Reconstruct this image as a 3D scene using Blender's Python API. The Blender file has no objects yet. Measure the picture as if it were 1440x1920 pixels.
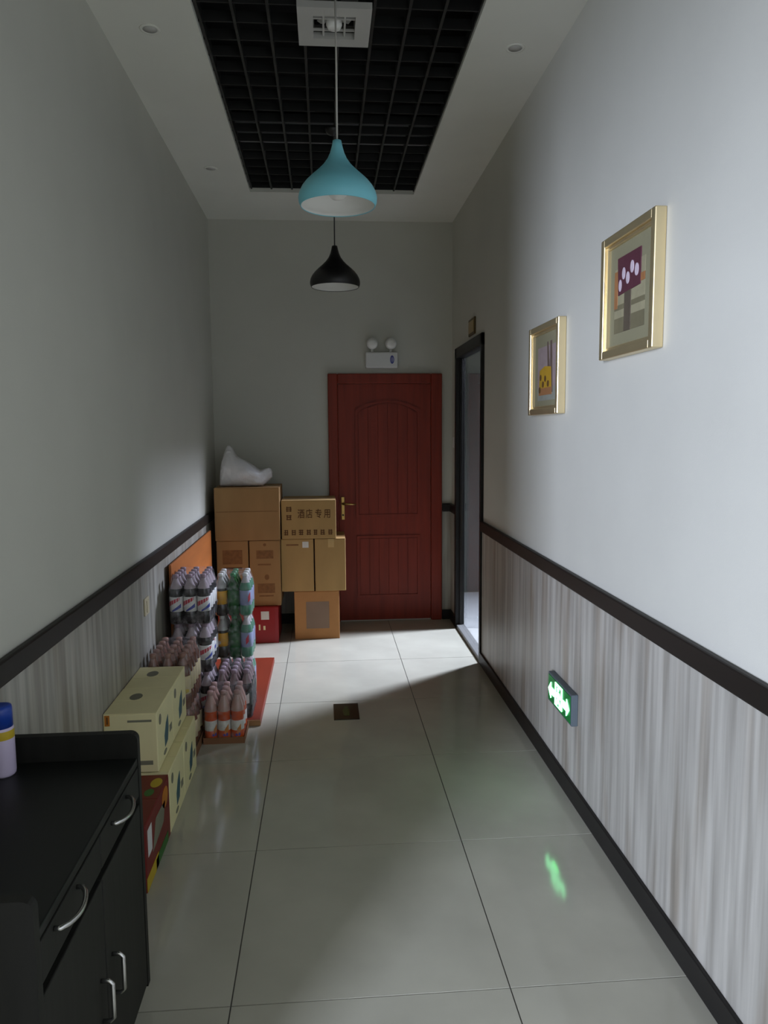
import bpy, bmesh, math, random
from mathutils import Vector, Matrix
random.seed(7)
S = bpy.context.scene
C = S.collection

# ------------------------------------------------------------------ camera
CAM_H, FPX = 1.6327, 1401.56
YAW, PITCH, ROLL = 0.0773, 0.1085, -0.0077
cy, sy, cp, sp = math.cos(YAW), math.sin(YAW), math.cos(PITCH), math.sin(PITCH)
f0 = Vector((sy, cy, 0)); r0 = Vector((cy, -sy, 0)); u0 = Vector((0, 0, 1))
fw = f0*cp - u0*sp; up = u0*cp + f0*sp
rr = r0*math.cos(ROLL) + up*math.sin(ROLL); uu = up*math.cos(ROLL) - r0*math.sin(ROLL)
cam_d = bpy.data.cameras.new('camera'); cam = bpy.data.objects.new('camera', cam_d); C.objects.link(cam)
cam_d.sensor_fit = 'VERTICAL'; cam_d.sensor_height = 36; cam_d.lens = FPX/1920*36; cam_d.clip_start = 0.02
M4 = Matrix.Identity(4)
for i in range(3):
    M4[i][0] = rr[i]; M4[i][1] = uu[i]; M4[i][2] = -fw[i]
M4[2][3] = CAM_H
cam.matrix_world = M4
S.camera = cam

# ------------------------------------------------------------------ world, daylight, exposure
W = bpy.data.worlds.new('World'); S.world = W; W.use_nodes = True
bg = W.node_tree.nodes['Background']
bg.inputs[0].default_value = (1.0, 0.98, 0.80, 1); bg.inputs[1].default_value = 0.30

def area_light(name, loc, target, sx, sy_, power, color, spread=180):
    d = bpy.data.lights.new(name, 'AREA'); d.shape = 'RECTANGLE'; d.size = sx; d.size_y = sy_
    d.energy = power; d.color = color; d.spread = math.radians(spread)
    o = bpy.data.objects.new(name, d); C.objects.link(o)
    o.location = loc
    o.rotation_euler = (Vector(target)-Vector(loc)).to_track_quat('-Z', 'Y').to_euler()
    return o
# daylight from the shop front behind and to the left of the corridor mouth
area_light('shopfront_daylight', (-4.2, -5.05, 1.75), (1.07, 3.0, 1.4), 0.85, 2.6, 1380, (0.715, 0.785, 1.0))
# daylight through the high window of the side room
area_light('side_room_window_daylight', (2.72, 6.20, 3.0), (0.3, 5.35, 0.0), 0.34, 0.7, 100, (0.72, 0.77, 1.0), 80)
S.view_settings.view_transform = 'Standard'; S.view_settings.look = 'None'
S.view_settings.exposure = 0.0; S.view_settings.gamma = 1.0
S.view_settings.use_curve_mapping = False

# ------------------------------------------------------------------ helpers
def lin(c):
    return tuple(((x/255)/12.92 if x/255 <= 0.04045 else ((x/255+0.055)/1.055)**2.4) for x in c)
MATS = {}
def mat(name, rgb, rough=0.6, metal=0.0, var=0.12, scale=6.0, bump=0.0, bscale=60, stretch=(1, 1, 1), emit=None, spec=0.5, rgb2=None, coat=0.0):
    """procedural principled material: a base colour broken up by noise, optional fine bump"""
    if name in MATS: return MATS[name]
    m = bpy.data.materials.new(name); m.use_nodes = True; MATS[name] = m
    nt = m.node_tree; N = nt.nodes; L = nt.links; b = N['Principled BSDF']
    tc = N.new('ShaderNodeTexCoord'); mp = N.new('ShaderNodeMapping'); mp.inputs['Scale'].default_value = stretch
    L.new(tc.outputs['Object'], mp.inputs[0])
    nz = N.new('ShaderNodeTexNoise'); nz.inputs['Scale'].default_value = scale; nz.inputs['Detail'].default_value = 5
    L.new(mp.outputs[0], nz.inputs['Vector'])
    cr = N.new('ShaderNodeValToRGB')
    c2 = rgb2 if rgb2 else tuple(x*(1-var) for x in rgb)
    cr.color_ramp.elements[0].position = 0.32; cr.color_ramp.elements[1].position = 0.68
    cr.color_ramp.elements[0].color = (*c2, 1); cr.color_ramp.elements[1].color = (*rgb, 1)
    L.new(nz.outputs[0], cr.inputs[0]); L.new(cr.outputs[0], b.inputs['Base Color'])
    b.inputs['Roughness'].default_value = rough; b.inputs['Metallic'].default_value = metal
    b.inputs['Specular IOR Level'].default_value = spec
    b.inputs['Coat Weight'].default_value = coat; b.inputs['Coat Roughness'].default_value = 0.1
    if bump:
        n2 = N.new('ShaderNodeTexNoise'); n2.inputs['Scale'].default_value = bscale; n2.inputs['Detail'].default_value = 4
        L.new(mp.outputs[0], n2.inputs['Vector'])
        bp = N.new('ShaderNodeBump'); bp.inputs['Strength'].default_value = bump; bp.inputs['Distance'].default_value = 0.01
        L.new(n2.outputs[0], bp.inputs['Height']); L.new(bp.outputs[0], b.inputs['Normal'])
    if emit:
        b.inputs['Emission Color'].default_value = (*emit[0], 1); b.inputs['Emission Strength'].default_value = emit[1]
    return m

def obj(name, bm, m, parent=None, smooth=False, loc=None):
    me = bpy.data.meshes.new(name)
    bmesh.ops.recalc_face_normals(bm, faces=bm.faces)
    bm.to_mesh(me); bm.free()
    if smooth:
        for p in me.polygons: p.use_smooth = True
    if m: me.materials.append(m)
    o = bpy.data.objects.new(name, me); C.objects.link(o)
    if loc: o.location = loc
    if parent: o.parent = parent
    return o
def inst(src, name, parent=None, loc=(0, 0, 0), rotz=0.0):
    o = bpy.data.objects.new(name, src.data); C.objects.link(o); o.location = loc; o.rotation_euler = (0, 0, rotz)
    if parent: o.parent = parent
    return o
def tag(o, label, cat, group=None):
    o['label'] = label; o['category'] = cat
    if group: o['group'] = group
    return o
def thing(name, label, cat, loc=(0, 0, 0), rotz=0.0, group=None):
    o = bpy.data.objects.new(name, None); C.objects.link(o); o.empty_display_size = 0.05
    o.location = loc; o.rotation_euler = (0, 0, rotz)
    return tag(o, label, cat, group)
def struct(o): o['kind'] = 'structure'; return o

def addbox(bm, x0, x1, y0, y1, z0, z1, bev=0.0, seg=2):
    v = [bm.verts.new((x, y, z)) for x in (x0, x1) for y in (y0, y1) for z in (z0, z1)]
    fs = [bm.faces.new([v[i] for i in q]) for q in ((0, 1, 3, 2), (4, 6, 7, 5), (0, 4, 5, 1), (2, 3, 7, 6), (0, 2, 6, 4), (1, 5, 7, 3))]
    if bev:
        es = {e for f in fs for e in f.edges}
        bmesh.ops.bevel(bm, geom=list(es), offset=bev, segments=seg, affect='EDGES', profile=0.5)
    return bm
def box(x0, x1, y0, y1, z0, z1, bev=0.0, seg=2):
    return addbox(bmesh.new(), x0, x1, y0, y1, z0, z1, bev, seg)
def addlathe(bm, prof, seg=24, c=(0, 0, 0), axis='Z', close=True):
    rings = []
    for r, z in prof:
        ring = []
        for i in range(seg):
            a = 2*math.pi*i/seg; p = (r*math.cos(a), r*math.sin(a), z)
            if axis == 'Y': p = (p[0], p[2], p[1])
            if axis == 'X': p = (p[2], p[0], p[1])
            ring.append(bm.verts.new((p[0]+c[0], p[1]+c[1], p[2]+c[2])))
        rings.append(ring)
    for a, b in zip(rings, rings[1:]):
        for i in range(seg):
            bm.faces.new((a[i], a[(i+1) % seg], b[(i+1) % seg], b[i]))
    if close:
        bm.faces.new(rings[0][::-1]); bm.faces.new(rings[-1])
    return bm
def lathe(prof, seg=24, c=(0, 0, 0), axis='Z', close=True):
    return addlathe(bmesh.new(), prof, seg, c, axis, close)
def addtube(bm, pts, r, seg=10):
    pts = [Vector(p) for p in pts]; rings = []; prev = None
    for i, p in enumerate(pts):
        t = (pts[min(i+1, len(pts)-1)] - pts[max(i-1, 0)]).normalized()
        ref = Vector((0, 0, 1)) if abs(t.z) < 0.9 else Vector((1, 0, 0))
        a = t.cross(ref).normalized(); 
        if prev is not None and a.dot(prev) < 0: a = -a
        prev = a; b = t.cross(a).normalized()
        rad = r[i] if isinstance(r, (list, tuple)) else r
        rings.append([bm.verts.new(p + a*math.cos(2*math.pi*k/seg)*rad + b*math.sin(2*math.pi*k/seg)*rad) for k in range(seg)])
    for A, B in zip(rings, rings[1:]):
        for k in range(seg): bm.faces.new((A[k], A[(k+1) % seg], B[(k+1) % seg], B[k]))
    bm.faces.new(rings[0][::-1]); bm.faces.new(rings[-1])
    return bm
def tube(pts, r, seg=10): return addtube(bmesh.new(), pts, r, seg)
def addprism(bm, pts2, d0, d1, plane):
    """extrude a 2-D outline: plane 'X' -> (y,z) at x in d0..d1 ; 'Y' -> (x,z) ; 'Z' -> (x,y)"""
    def P(p, d): return {'X': (d, p[0], p[1]), 'Y': (p[0], d, p[1]), 'Z': (p[0], p[1], d)}[plane]
    a = [bm.verts.new(P(p, d0)) for p in pts2]; b = [bm.verts.new(P(p, d1)) for p in pts2]
    n = len(a); bm.faces.new(a); bm.faces.new(b[::-1])
    for i in range(n): bm.faces.new((a[i], b[i], b[(i+1) % n], a[(i+1) % n]))
    return bm
def prism(pts2, d0, d1, plane): return addprism(bmesh.new(), pts2, d0, d1, plane)
def addring(bm, outer, inner, d0, d1, plane):
    """a flat frame between two outlines with the same number of points"""
    def P(p, d): return {'X': (d, p[0], p[1]), 'Y': (p[0], d, p[1]), 'Z': (p[0], p[1], d)}[plane]
    n = len(outer)
    A, B = [bm.verts.new(P(p, d0)) for p in outer], [bm.verts.new(P(p, d0)) for p in inner]
    A2, B2 = [bm.verts.new(P(p, d1)) for p in outer], [bm.verts.new(P(p, d1)) for p in inner]
    for i in range(n):
        j = (i+1) % n
        bm.faces.new((A[i], A[j], B[j], B[i])); bm.faces.new((A2[i], B2[i], B2[j], A2[j]))
        bm.faces.new((A[i], A2[i], A2[j], A[j])); bm.faces.new((B[i], B[j], B2[j], B2[i]))
    return bm
def ellipse(cx, cz, rx, rz, n=16): return [(cx+rx*math.cos(2*math.pi*i/n), cz+rz*math.sin(2*math.pi*i/n)) for i in range(n)]

# ------------------------------------------------------------------ materials
def grain_material(name, dark, light, brown, scale, rough):
    """wood-print laminate: vertical grain streaks"""
    m = bpy.data.materials.new(name); m.use_nodes = True; nt = m.node_tree; N = nt.nodes; L = nt.links; b = N['Principled BSDF']
    tc = N.new('ShaderNodeTexCoord')
    def noise(sc, st, det):
        mp = N.new('ShaderNodeMapping'); mp.inputs['Scale'].default_value = st; L.new(tc.outputs['Object'], mp.inputs[0])
        n = N.new('ShaderNodeTexNoise'); n.inputs['Scale'].default_value = sc; n.inputs['Detail'].default_value = det
        L.new(mp.outputs[0], n.inputs['Vector']); return n
    n1 = noise(scale, (1, 1, 0.045), 6); n2 = noise(scale*0.32, (1, 1, 0.12), 3)
    r1 = N.new('ShaderNodeValToRGB'); r1.color_ramp.elements[0].position = 0.33; r1.color_ramp.elements[1].position = 0.64
    r1.color_ramp.elements[0].color = (*dark, 1); r1.color_ramp.elements[1].color = (*light, 1); L.new(n1.outputs[0], r1.inputs[0])
    r2 = N.new('ShaderNodeValToRGB'); r2.color_ramp.elements[0].position = 0.50; r2.color_ramp.elements[1].position = 0.72
    r2.color_ramp.elements[0].color = (1, 1, 1, 1); r2.color_ramp.elements[1].color = (*brown, 1); L.new(n2.outputs[0], r2.inputs[0])
    mx = N.new('ShaderNodeMix'); mx.data_type = 'RGBA'; mx.blend_type = 'MULTIPLY'; mx.inputs[0].default_value = 1.0
    L.new(r1.outputs[0], mx.inputs[6]); L.new(r2.outputs[0], mx.inputs[7]); L.new(mx.outputs[2], b.inputs['Base Color'])
    b.inputs['Roughness'].default_value = rough
    return m
M_wall = mat('wall_paint', (0.57, 0.565, 0.495), 0.75, var=0.05, scale=2.2, bump=0.05, bscale=240)
M_ceil = mat('ceiling_paint', (0.74, 0.735, 0.65), 0.8, var=0.04, scale=3)
M_wains = grain_material('grey_wood_laminate', (0.255, 0.244, 0.210), (0.425, 0.412, 0.362), (0.70, 0.63, 0.56), 26, 0.42)
M_black = mat('black_trim', (0.011, 0.010, 0.009), 0.5, var=0.3, spec=0.35)
M_brownblack = mat('dark_brown_rail', (0.013, 0.010, 0.008), 0.5, var=0.3, spec=0.35, stretch=(1, 0.1, 1))
M_void = mat('black_void', (0.006, 0.006, 0.006), 0.9)
M_grid = mat('black_grid_metal', (0.017, 0.018, 0.016), 0.45, var=0.2)
M_gridx = mat('black_cross_slat', (0.007, 0.007, 0.006), 0.6, var=0.2)
M_duct = mat('grey_void_beam', (0.42, 0.41, 0.42), 0.7)
M_grout = mat('grout', (0.10, 0.095, 0.085), 0.8)
M_tile = mat('floor_tile', (0.49, 0.475, 0.385), 0.10, var=0.16, scale=2.6, bump=0.008, bscale=14, spec=0.5)
M_redwood = mat('dark_red_wood', lin((136, 50, 33)), 0.42, var=0.25, scale=30, stretch=(1, 1, 0.06), spec=0.25)
M_gold = mat('brass', (0.55, 0.36, 0.12), 0.3, metal=1.0)
M_alu = mat('dark_bronze_aluminium', (0.010, 0.009, 0.008), 0.45, spec=0.3)
M_alu2 = mat('grey_aluminium', (0.20, 0.20, 0.19), 0.35)
M_card = mat('cardboard', lin((165, 128, 82)), 0.85, var=0.12, scale=9, bump=0.05, bscale=120, stretch=(1, 1, 0.3))
M_card2 = mat('cardboard_pale', lin((180, 146, 92)), 0.85, var=0.10, scale=9, bump=0.05, bscale=120, stretch=(1, 1, 0.3))
M_card3 = mat('cardboard_orange', lin((182, 130, 78)), 0.85, var=0.12, scale=9, bump=0.05, bscale=120)
M_traycard = mat('brown_tray_card', lin((134, 92, 62)), 0.85)
M_ink = mat('brown_ink', lin((92, 58, 26)), 0.85)
M_ink2 = mat('faded_brown_ink', lin((138, 98, 58)), 0.85, var=0.25, scale=40)
M_tape = mat('packing_tape', lin((170, 128, 78)), 0.3)
M_paper = mat('white_paper', (0.75, 0.74, 0.68), 0.8)
M_cream = mat('cream_carton', lin((236, 226, 174)), 0.6, var=0.06, scale=6)
M_tealink = mat('teal_ink', lin((62, 98, 108)), 0.6)
M_greyink = mat('grey_ink', lin((126, 124, 104)), 0.6)
M_orange = mat('orange_print', lin((196, 120, 30)), 0.6)
M_redcard = mat('red_carton', lin((150, 14, 16)), 0.4, var=0.12)
M_redbox = mat('dark_red_carton', lin((118, 22, 20)), 0.45, var=0.15)
M_yellow = mat('yellow_print', lin((196, 168, 36)), 0.5)
M_greenp = mat('green_print', lin((54, 112, 44)), 0.5)
M_whitep = mat('white_print', (0.72, 0.72, 0.70), 0.5)
M_bluep = mat('blue_print', lin((48, 62, 150)), 0.5)
M_magenta = mat('red_stripe_print', lin((190, 36, 60)), 0.5)
M_bag = mat('white_plastic_bag', (0.80, 0.78, 0.77), 0.35, var=0.08, scale=16, bump=0.5, bscale=22)
M_plank = mat('orange_brown_board', lin((168, 96, 40)), 0.55, var=0.18, scale=14, stretch=(1, 0.12, 1))
M_deck = mat('red_brown_board', lin((128, 46, 24)), 0.5, var=0.18, scale=10, stretch=(1, 0.2, 1))
M_rawwood = mat('raw_pine', lin((160, 120, 78)), 0.7, var=0.2, scale=20)
M_cab = mat('black_wood_veneer', (0.014, 0.014, 0.0115), 0.55, var=0.3, scale=30, spec=0.3, stretch=(1, 1, 0.07), bump=0.05, bscale=40)
M_cabtop = mat('black_counter', (0.008, 0.009, 0.008), 0.42, var=0.2, spec=0.3)
M_chrome = mat('chrome', (0.62, 0.62, 0.60), 0.22, metal=1.0)
M_cyan = mat('cyan_lacquer', lin((130, 208, 222)), 0.4, var=0.04, spec=0.35)
M_lampblack = mat('black_lacquer', (0.010, 0.009, 0.009), 0.4)
M_lampwhite = mat('white_lacquer', (0.86, 0.85, 0.80), 0.45, var=0.03)
M_cordpale = mat('pale_cord', (0.52, 0.50, 0.45), 0.6)
M_corddark = mat('black_cord', (0.02, 0.02, 0.02), 0.6)
M_plastic = mat('white_plastic', (0.70, 0.70, 0.67), 0.4, var=0.04)
M_fan = mat('fan_plastic', (0.52, 0.51, 0.47), 0.5, var=0.06)
M_fanin = mat('fan_dark', (0.13, 0.125, 0.11), 0.6)
M_beige = mat('beige_plastic', lin((200, 188, 158)), 0.5)
M_frame = mat('champagne_frame', lin((222, 204, 160)), 0.33, metal=0.85, var=0.06)
M_mount = mat('picture_mount', lin((132, 128, 100)), 0.8, var=0.05)
M_pic = {k: mat('print_'+k, lin(v), 0.7, var=0.15, scale=25) for k, v in dict(
    maroon=(84, 40, 52), pale=(205, 190, 200), stem=(86, 76, 62), sand=(152, 146, 116), olive=(112, 106, 80), mauve=(150, 134, 132),
    grey=(140, 142, 130), ochre=(180, 142, 30), dark=(92, 62, 20), rust=(156, 108, 66), brown=(96, 80, 70)).items()}
M_signbody = mat('sign_grey_metal', (0.075, 0.095, 0.105), 0.45)
M_signpanel = mat('sign_green_panel', (0.004, 0.10, 0.02), 0.3, emit=((0.0, 0.32, 0.06), 0.16))
M_signlit = mat('sign_lit_symbol', (0.5, 0.9, 0.6), 0.3, emit=((0.22, 1.0, 0.38), 7.5))
M_fsign = mat('floor_sticker', (0.012, 0.014, 0.008), 0.35)
M_fgreen = mat('floor_sticker_green', lin((74, 84, 44)), 0.5)
M_plaque = mat('bronze_plaque', lin((96, 76, 40)), 0.45, metal=0.3)
M_annexwall = mat('side_room_tile', (0.17, 0.18, 0.16), 0.5, var=0.08)
M_annexfloor = mat('side_room_floor', (0.50, 0.51, 0.50), 0.4, var=0.08)
M_canbody = mat('lavender_can', lin((200, 188, 214)), 0.35, var=0.04)
M_cancap = mat('blue_cap', lin((30, 66, 160)), 0.35)

def glass_material(name, tint, gloss):
    m = bpy.data.materials.new(name); m.use_nodes = True; nt = m.node_tree; N = nt.nodes; L = nt.links
    N.remove(N['Principled BSDF']); out = N['Material Output']
    t = N.new('ShaderNodeBsdfTransparent'); t.inputs[0].default_value = (*tint, 1)
    g = N.new('ShaderNodeBsdfGlossy'); g.inputs['Roughness'].default_value = 0.03
    lw = N.new('ShaderNodeLayerWeight'); lw.inputs[0].default_value = 0.5      # Schlick reflectance, same from both faces
    pw = N.new('ShaderNodeMath'); pw.operation = 'POWER'; pw.inputs[1].default_value = 5.0; L.new(lw.outputs['Facing'], pw.inputs[0])
    mu = N.new('ShaderNodeMath'); mu.operation = 'MULTIPLY_ADD'; mu.inputs[1].default_value = gloss; mu.inputs[2].default_value = 0.04
    L.new(pw.outputs[0], mu.inputs[0])
    x = N.new('ShaderNodeMixShader'); L.new(mu.outputs[0], x.inputs[0]); L.new(t.outputs[0], x.inputs[1]); L.new(g.outputs[0], x.inputs[2])
    L.new(x.outputs[0], out.inputs[0]); return m
M_glass = glass_material('door_glass', (0.96, 0.975, 0.965), 0.8)
def film_material():
    m = bpy.data.materials.new('shrink_film'); m.use_nodes = True; nt = m.node_tree; N = nt.nodes; L = nt.links
    b = N['Principled BSDF']; out = N['Material Output']
    b.inputs['Base Color'].default_value = (0.72, 0.68, 0.70, 1); b.inputs['Roughness'].default_value = 0.16
    tc = N.new('ShaderNodeTexCoord'); nz = N.new('ShaderNodeTexNoise'); nz.inputs['Scale'].default_value = 38; nz.inputs['Detail'].default_value = 3
    L.new(tc.outputs['Object'], nz.inputs['Vector'])
    bp = N.new('ShaderNodeBump'); bp.inputs['Strength'].default_value = 0.8; bp.inputs['Distance'].default_value = 0.01
    L.new(nz.outputs[0], bp.inputs['Height']); L.new(bp.outputs[0], b.inputs['Normal'])
    t = N.new('ShaderNodeBsdfTransparent')
    cr = N.new('ShaderNodeValToRGB'); cr.color_ramp.elements[0].position = 0.42; cr.color_ramp.elements[1].position = 0.75
    cr.color_ramp.elements[0].color = (0.03, 0.03, 0.03, 1); cr.color_ramp.elements[1].color = (0.22, 0.22, 0.22, 1)
    L.new(nz.outputs[0], cr.inputs[0])
    x = N.new('ShaderNodeMixShader'); L.new(cr.outputs[0], x.inputs[0]); L.new(t.outputs[0], x.inputs[1]); L.new(b.outputs[0], x.inputs[2])
    L.new(x.outputs[0], out.inputs[0]); return m
M_film = film_material()
def bottle_material(name, liquid, level, clear=(0.42, 0.38, 0.37)):
    """PET bottle: drink up to a level (object z, metres), clear plastic above"""
    m = bpy.data.materials.new(name); m.use_nodes = True; nt = m.node_tree; N = nt.nodes; L = nt.links; b = N['Principled BSDF']
    tc = N.new('ShaderNodeTexCoord'); sp_ = N.new('ShaderNodeSeparateXYZ'); L.new(tc.outputs['Object'], sp_.inputs[0])
    gt = N.new('ShaderNodeMath'); gt.operation = 'GREATER_THAN'; gt.inputs[1].default_value = level; L.new(sp_.outputs[2], gt.inputs[0])
    mx = N.new('ShaderNodeMix'); mx.data_type = 'RGBA'; L.new(gt.outputs[0], mx.inputs[0])
    mx.inputs[6].default_value = (*liquid, 1); mx.inputs[7].default_value = (*clear, 1)
    L.new(mx.outputs[2], b.inputs['Base Color']); b.inputs['Roughness'].default_value = 0.12
    return m

# ------------------------------------------------------------------ room shell
XL, XR, H, D = -0.916, 1.073, 3.333, 6.314
Y0 = 0.5            # the left wall starts here; behind it the corridor opens into the shop
DY0, DY1, DZ = 5.055, 6.03, 2.25   # glass door opening in the right wall
ZR0, ZR1 = 0.94, 1.010             # chair rail
YB = -4.0
floor = struct(obj('floor', box(-6.0, XR+0.12, YB, D+0.1, -0.10, -0.003), M_grout))
XG, YG = [-0.295-0.812*k for k in range(3, -1, -1)] + [0.517], [2.0+0.8*k for k in range(-4, 6)]
cols = list(zip([-3.543]+XG, XG+[XR]))
cols = [(a, b) for a, b in cols if b-a > 0.05]
ys = YG + [D]
tile_cache = {}
for a, b in cols:
    for c, d in zip(ys, ys[1:]):
        x0, x1, y0, y1 = a, b, c, d
        if x1 <= XL: 
            if y0 >= Y0: continue
            y1 = min(y1, Y0)
        if x0 < XL < x1 and y0 >= Y0: x0 = XL
        g = 0.002; w, l = round(x1-x0-2*g, 4), round(y1-y0-2*g, 4)
        if w < 0.02 or l < 0.02: continue
        if (w, l) not in tile_cache:
            t = obj('tile', box(0, w, 0, l, -0.012, 0), M_tile, floor, loc=(x0+g, y0+g, 0)); tile_cache[(w, l)] = t
        else: inst(tile_cache[(w, l)], 'tile', floor, (x0+g, y0+g, 0))

TH = 0.12
bm = box(XL-TH, XL, Y0, D+TH, 0, H+0.6)
addbox(bm, XL-TH, XL, YB, Y0, 2.42, H+0.6)          # unseen lintel over the shop opening, added to dim the upper right wall
wall_left = struct(obj('wall_left', bm, M_wall))
bm = bmesh.new()
TR = 0.055
addbox(bm, XR, XR+TR, YB, DY0, 0, H+0.6); addbox(bm, XR, XR+TR, DY1, D+TH, 0, H+0.6); addbox(bm, XR, XR+TR, DY0, DY1, DZ, H+0.6)
wall_right = struct(obj('wall_right', bm, M_wall))
wall_far = struct(obj('wall_far', box(XL, XR, D, D+TH, 0, H+0.6), M_wall))
# wainscot panels
def panels(parent, cuts, make):
    for a, b in zip(cuts, cuts[1:]): obj('wainscot_panel', make(a+0.0003, b-0.0003), M_wains, parent)
PW = 0.008
panels(wall_left, [Y0, 2.2, 3.42, 4.64, 5.86, D-PW], lambda a, b: box(XL, XL+PW, a, b, 0.0, ZR0))
panels(wall_right, [-1.85, -0.63, 0.59, 1.81, 3.03, 4.25, DY0-0.03], lambda a, b: box(XR-PW, XR, a, b, 0.0, ZR0))
panels(wall_right, [DY1+0.03, D-PW], lambda a, b: box(XR-PW, XR, a, b, 0.0, ZR0))
panels(wall_far, [XL+PW, 0.03], lambda a, b: box(a, b, D-PW, D, 0.0, ZR0))
panels(wall_far, [0.988, XR-PW], lambda a, b: box(a, b, D-PW, D, 0.0, ZR0))
# chair rails
def rail(name, x0, x1, y0, y1): return struct(obj(name, box(x0, x1, y0, y1, ZR0, ZR1, 0.006, 2), M_brownblack))
RW = 0.024
rail('trim_1', XL, XL+RW, Y0, D)
rail('trim_2', XR-RW, XR, -1.85, DY0-0.03)
rail('trim_3', XL+RW, 0.03, D-RW, D)
rail('trim_4', 0.988, XR, D-RW, D)
rail('trim_5', XR-RW, XR, DY1+0.03, D-RW)
# baseboards
BH, BT = 0.085, 0.014
def base(name, x0, x1, y0, y1): return struct(obj(name, box(x0, x1, y0, y1, 0, BH, 0.003, 1), M_black))
base('baseboard_left', XL+PW, XL+PW+BT, Y0, D-PW)
base('baseboard_right', XR-PW-BT, XR-PW, -1.85, DY0-0.03)
base('baseboard_far_right', 0.988, XR-PW-BT, D-PW-BT, D-PW)
base('baseboard_far_left', XL+PW+BT, 0.03, D-PW-BT, D-PW)
base('baseboard_right_end', XR-PW-BT, XR-PW, DY1+0.03, D-PW)

# ------------------------------------------------------------------ ceiling with the black open grid
VX0, VX1, VY1, VY0 = -0.507, 0.668, 5.605, -0.4
bm = bmesh.new()
for a in ((-6.0, XL-TH, YB, Y0), (XL, VX0, YB, D), (VX1, XR, YB, D), (VX0, VX1, VY1, D), (VX0, VX1, YB, VY0)):
    addbox(bm, a[0], a[1], a[2], a[3], H, H+0.07)
ceiling = struct(obj('ceiling', bm, M_ceil))
bm = bmesh.new()
addbox(bm, VX0-0.35, VX0-0.3, VY0-0.3, VY1+0.3, H+0.07, H+0.6); addbox(bm, VX1+0.3, VX1+0.35, VY0-0.3, VY1+0.3, H+0.07, H+0.6)
addbox(bm, VX0-0.3, VX1+0.3, VY1+0.25, VY1+0.3, H+0.07, H+0.6); addbox(bm, VX0-0.3, VX1+0.3, VY0-0.3, VY0-0.25, H+0.07, H+0.6)
addbox(bm, -6.0, XR+TH, YB, D+TH, H+0.6, H+0.65)
struct(obj('ceiling_void', bm, M_void))
grid = thing('ceiling_grid', 'black open-cell metal grid filling the ceiling recess', 'ceiling grid', (0, 0, H+0.02))
GX = [-0.50+0.146*k for k in range(9)]
src = obj('long_slat', box(-0.006, 0.006, VY0, VY1, 0, 0.05), M_grid, grid, loc=(GX[0]+0.004, 0, 0))
for x in GX[1:]: inst(src, 'long_slat', grid, (x, 0, 0))
src = obj('cross_slat', box(VX0, VX1, -0.004, 0.004, 0.006, 0.05), M_gridx, grid, loc=(0, VY1-0.012, 0))
yy = VY1-0.146
while yy > VY0+0.05:
    inst(src, 'cross_slat', grid, (0, yy, 0)); yy -= 0.146
tag(obj('void_beam', box(VX0-0.25, VX1+0.25, 4.86, 5.00, H+0.073, H+0.20, 0.006), M_duct), 'grey beam crossing the dark void above the ceiling grid', 'beam')
# exhaust fan
fan = thing('exhaust_fan', 'square off-white exhaust fan set into the black ceiling grid', 'exhaust fan', (0.065, 3.36, H))
hw = 0.152; hi = 0.088
sq = lambda a: [(-a, -a), (a, -a), (a, a), (-a, a)]
obj('panel', addring(bmesh.new(), sq(hw), sq(hi), -0.012, 0.014, 'Z'), M_fan, fan)
obj('housing', addring(bmesh.new(), sq(hi+0.01), sq(hi-0.004), 0.014, 0.10, 'Z'), M_fanin, fan)
obj('back', box(-hi, hi, -hi, hi, 0.085, 0.095), M_fanin, fan)
for k in range(6):
    a = k*math.pi/3+0.3
    bm = bmesh.new(); addprism(bm, [(0.02*math.cos(a)-0.008*math.sin(a), 0.02*math.sin(a)+0.008*math.cos(a)), (0.078*math.cos(a-0.2), 0.078*math.sin(a-0.2)),
                                    (0.078*math.cos(a+0.35), 0.078*math.sin(a+0.35)), (0.02*math.cos(a+1), 0.02*math.sin(a+1))], 0.030, 0.034, 'Z')
    obj('blade', bm, M_fan, fan)
obj('hub', lathe([(0.006, -0.016), (0.026, -0.014), (0.034, 0.0), (0.034, 0.05), (0.02, 0.085)], 24), M_lampwhite, fan, True)
for s in (-1, 1):
    obj('grille_bar', box(-hi, hi, s*0.045-0.004, s*0.045+0.004, 0.0, 0.008), M_fan, fan)
    obj('grille_bar', box(s*0.045-0.004, s*0.045+0.004, -hi, hi, -0.001, 0.007), M_fan, fan)
# recessed downlights in the plaster border
dl_labels = {0: 'recessed white downlight in plaster border above the cream cartons', 1: 'recessed white downlight in plaster border above the cola bottles', 2: 'recessed white downlight in plaster border on the pictures side'}
for k, (x, y) in enumerate(((-0.714, 3.44), (-0.714, 5.14), (0.877, 3.50))):
    t = thing('downlight', dl_labels[k], 'downlight', (x, y, H), group='recessed ceiling downlights')
    obj('trim_ring', lathe([(0.030, -0.002), (0.034, -0.004), (0.042, -0.003), (0.044, 0.0), (0.030, 0.0)], 24, close=False), M_ceil, t, True)
    obj('lens', lathe([(0.002, -0.0015), (0.031, -0.001), (0.031, 0.0)], 24), M_fan, t, True)

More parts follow.
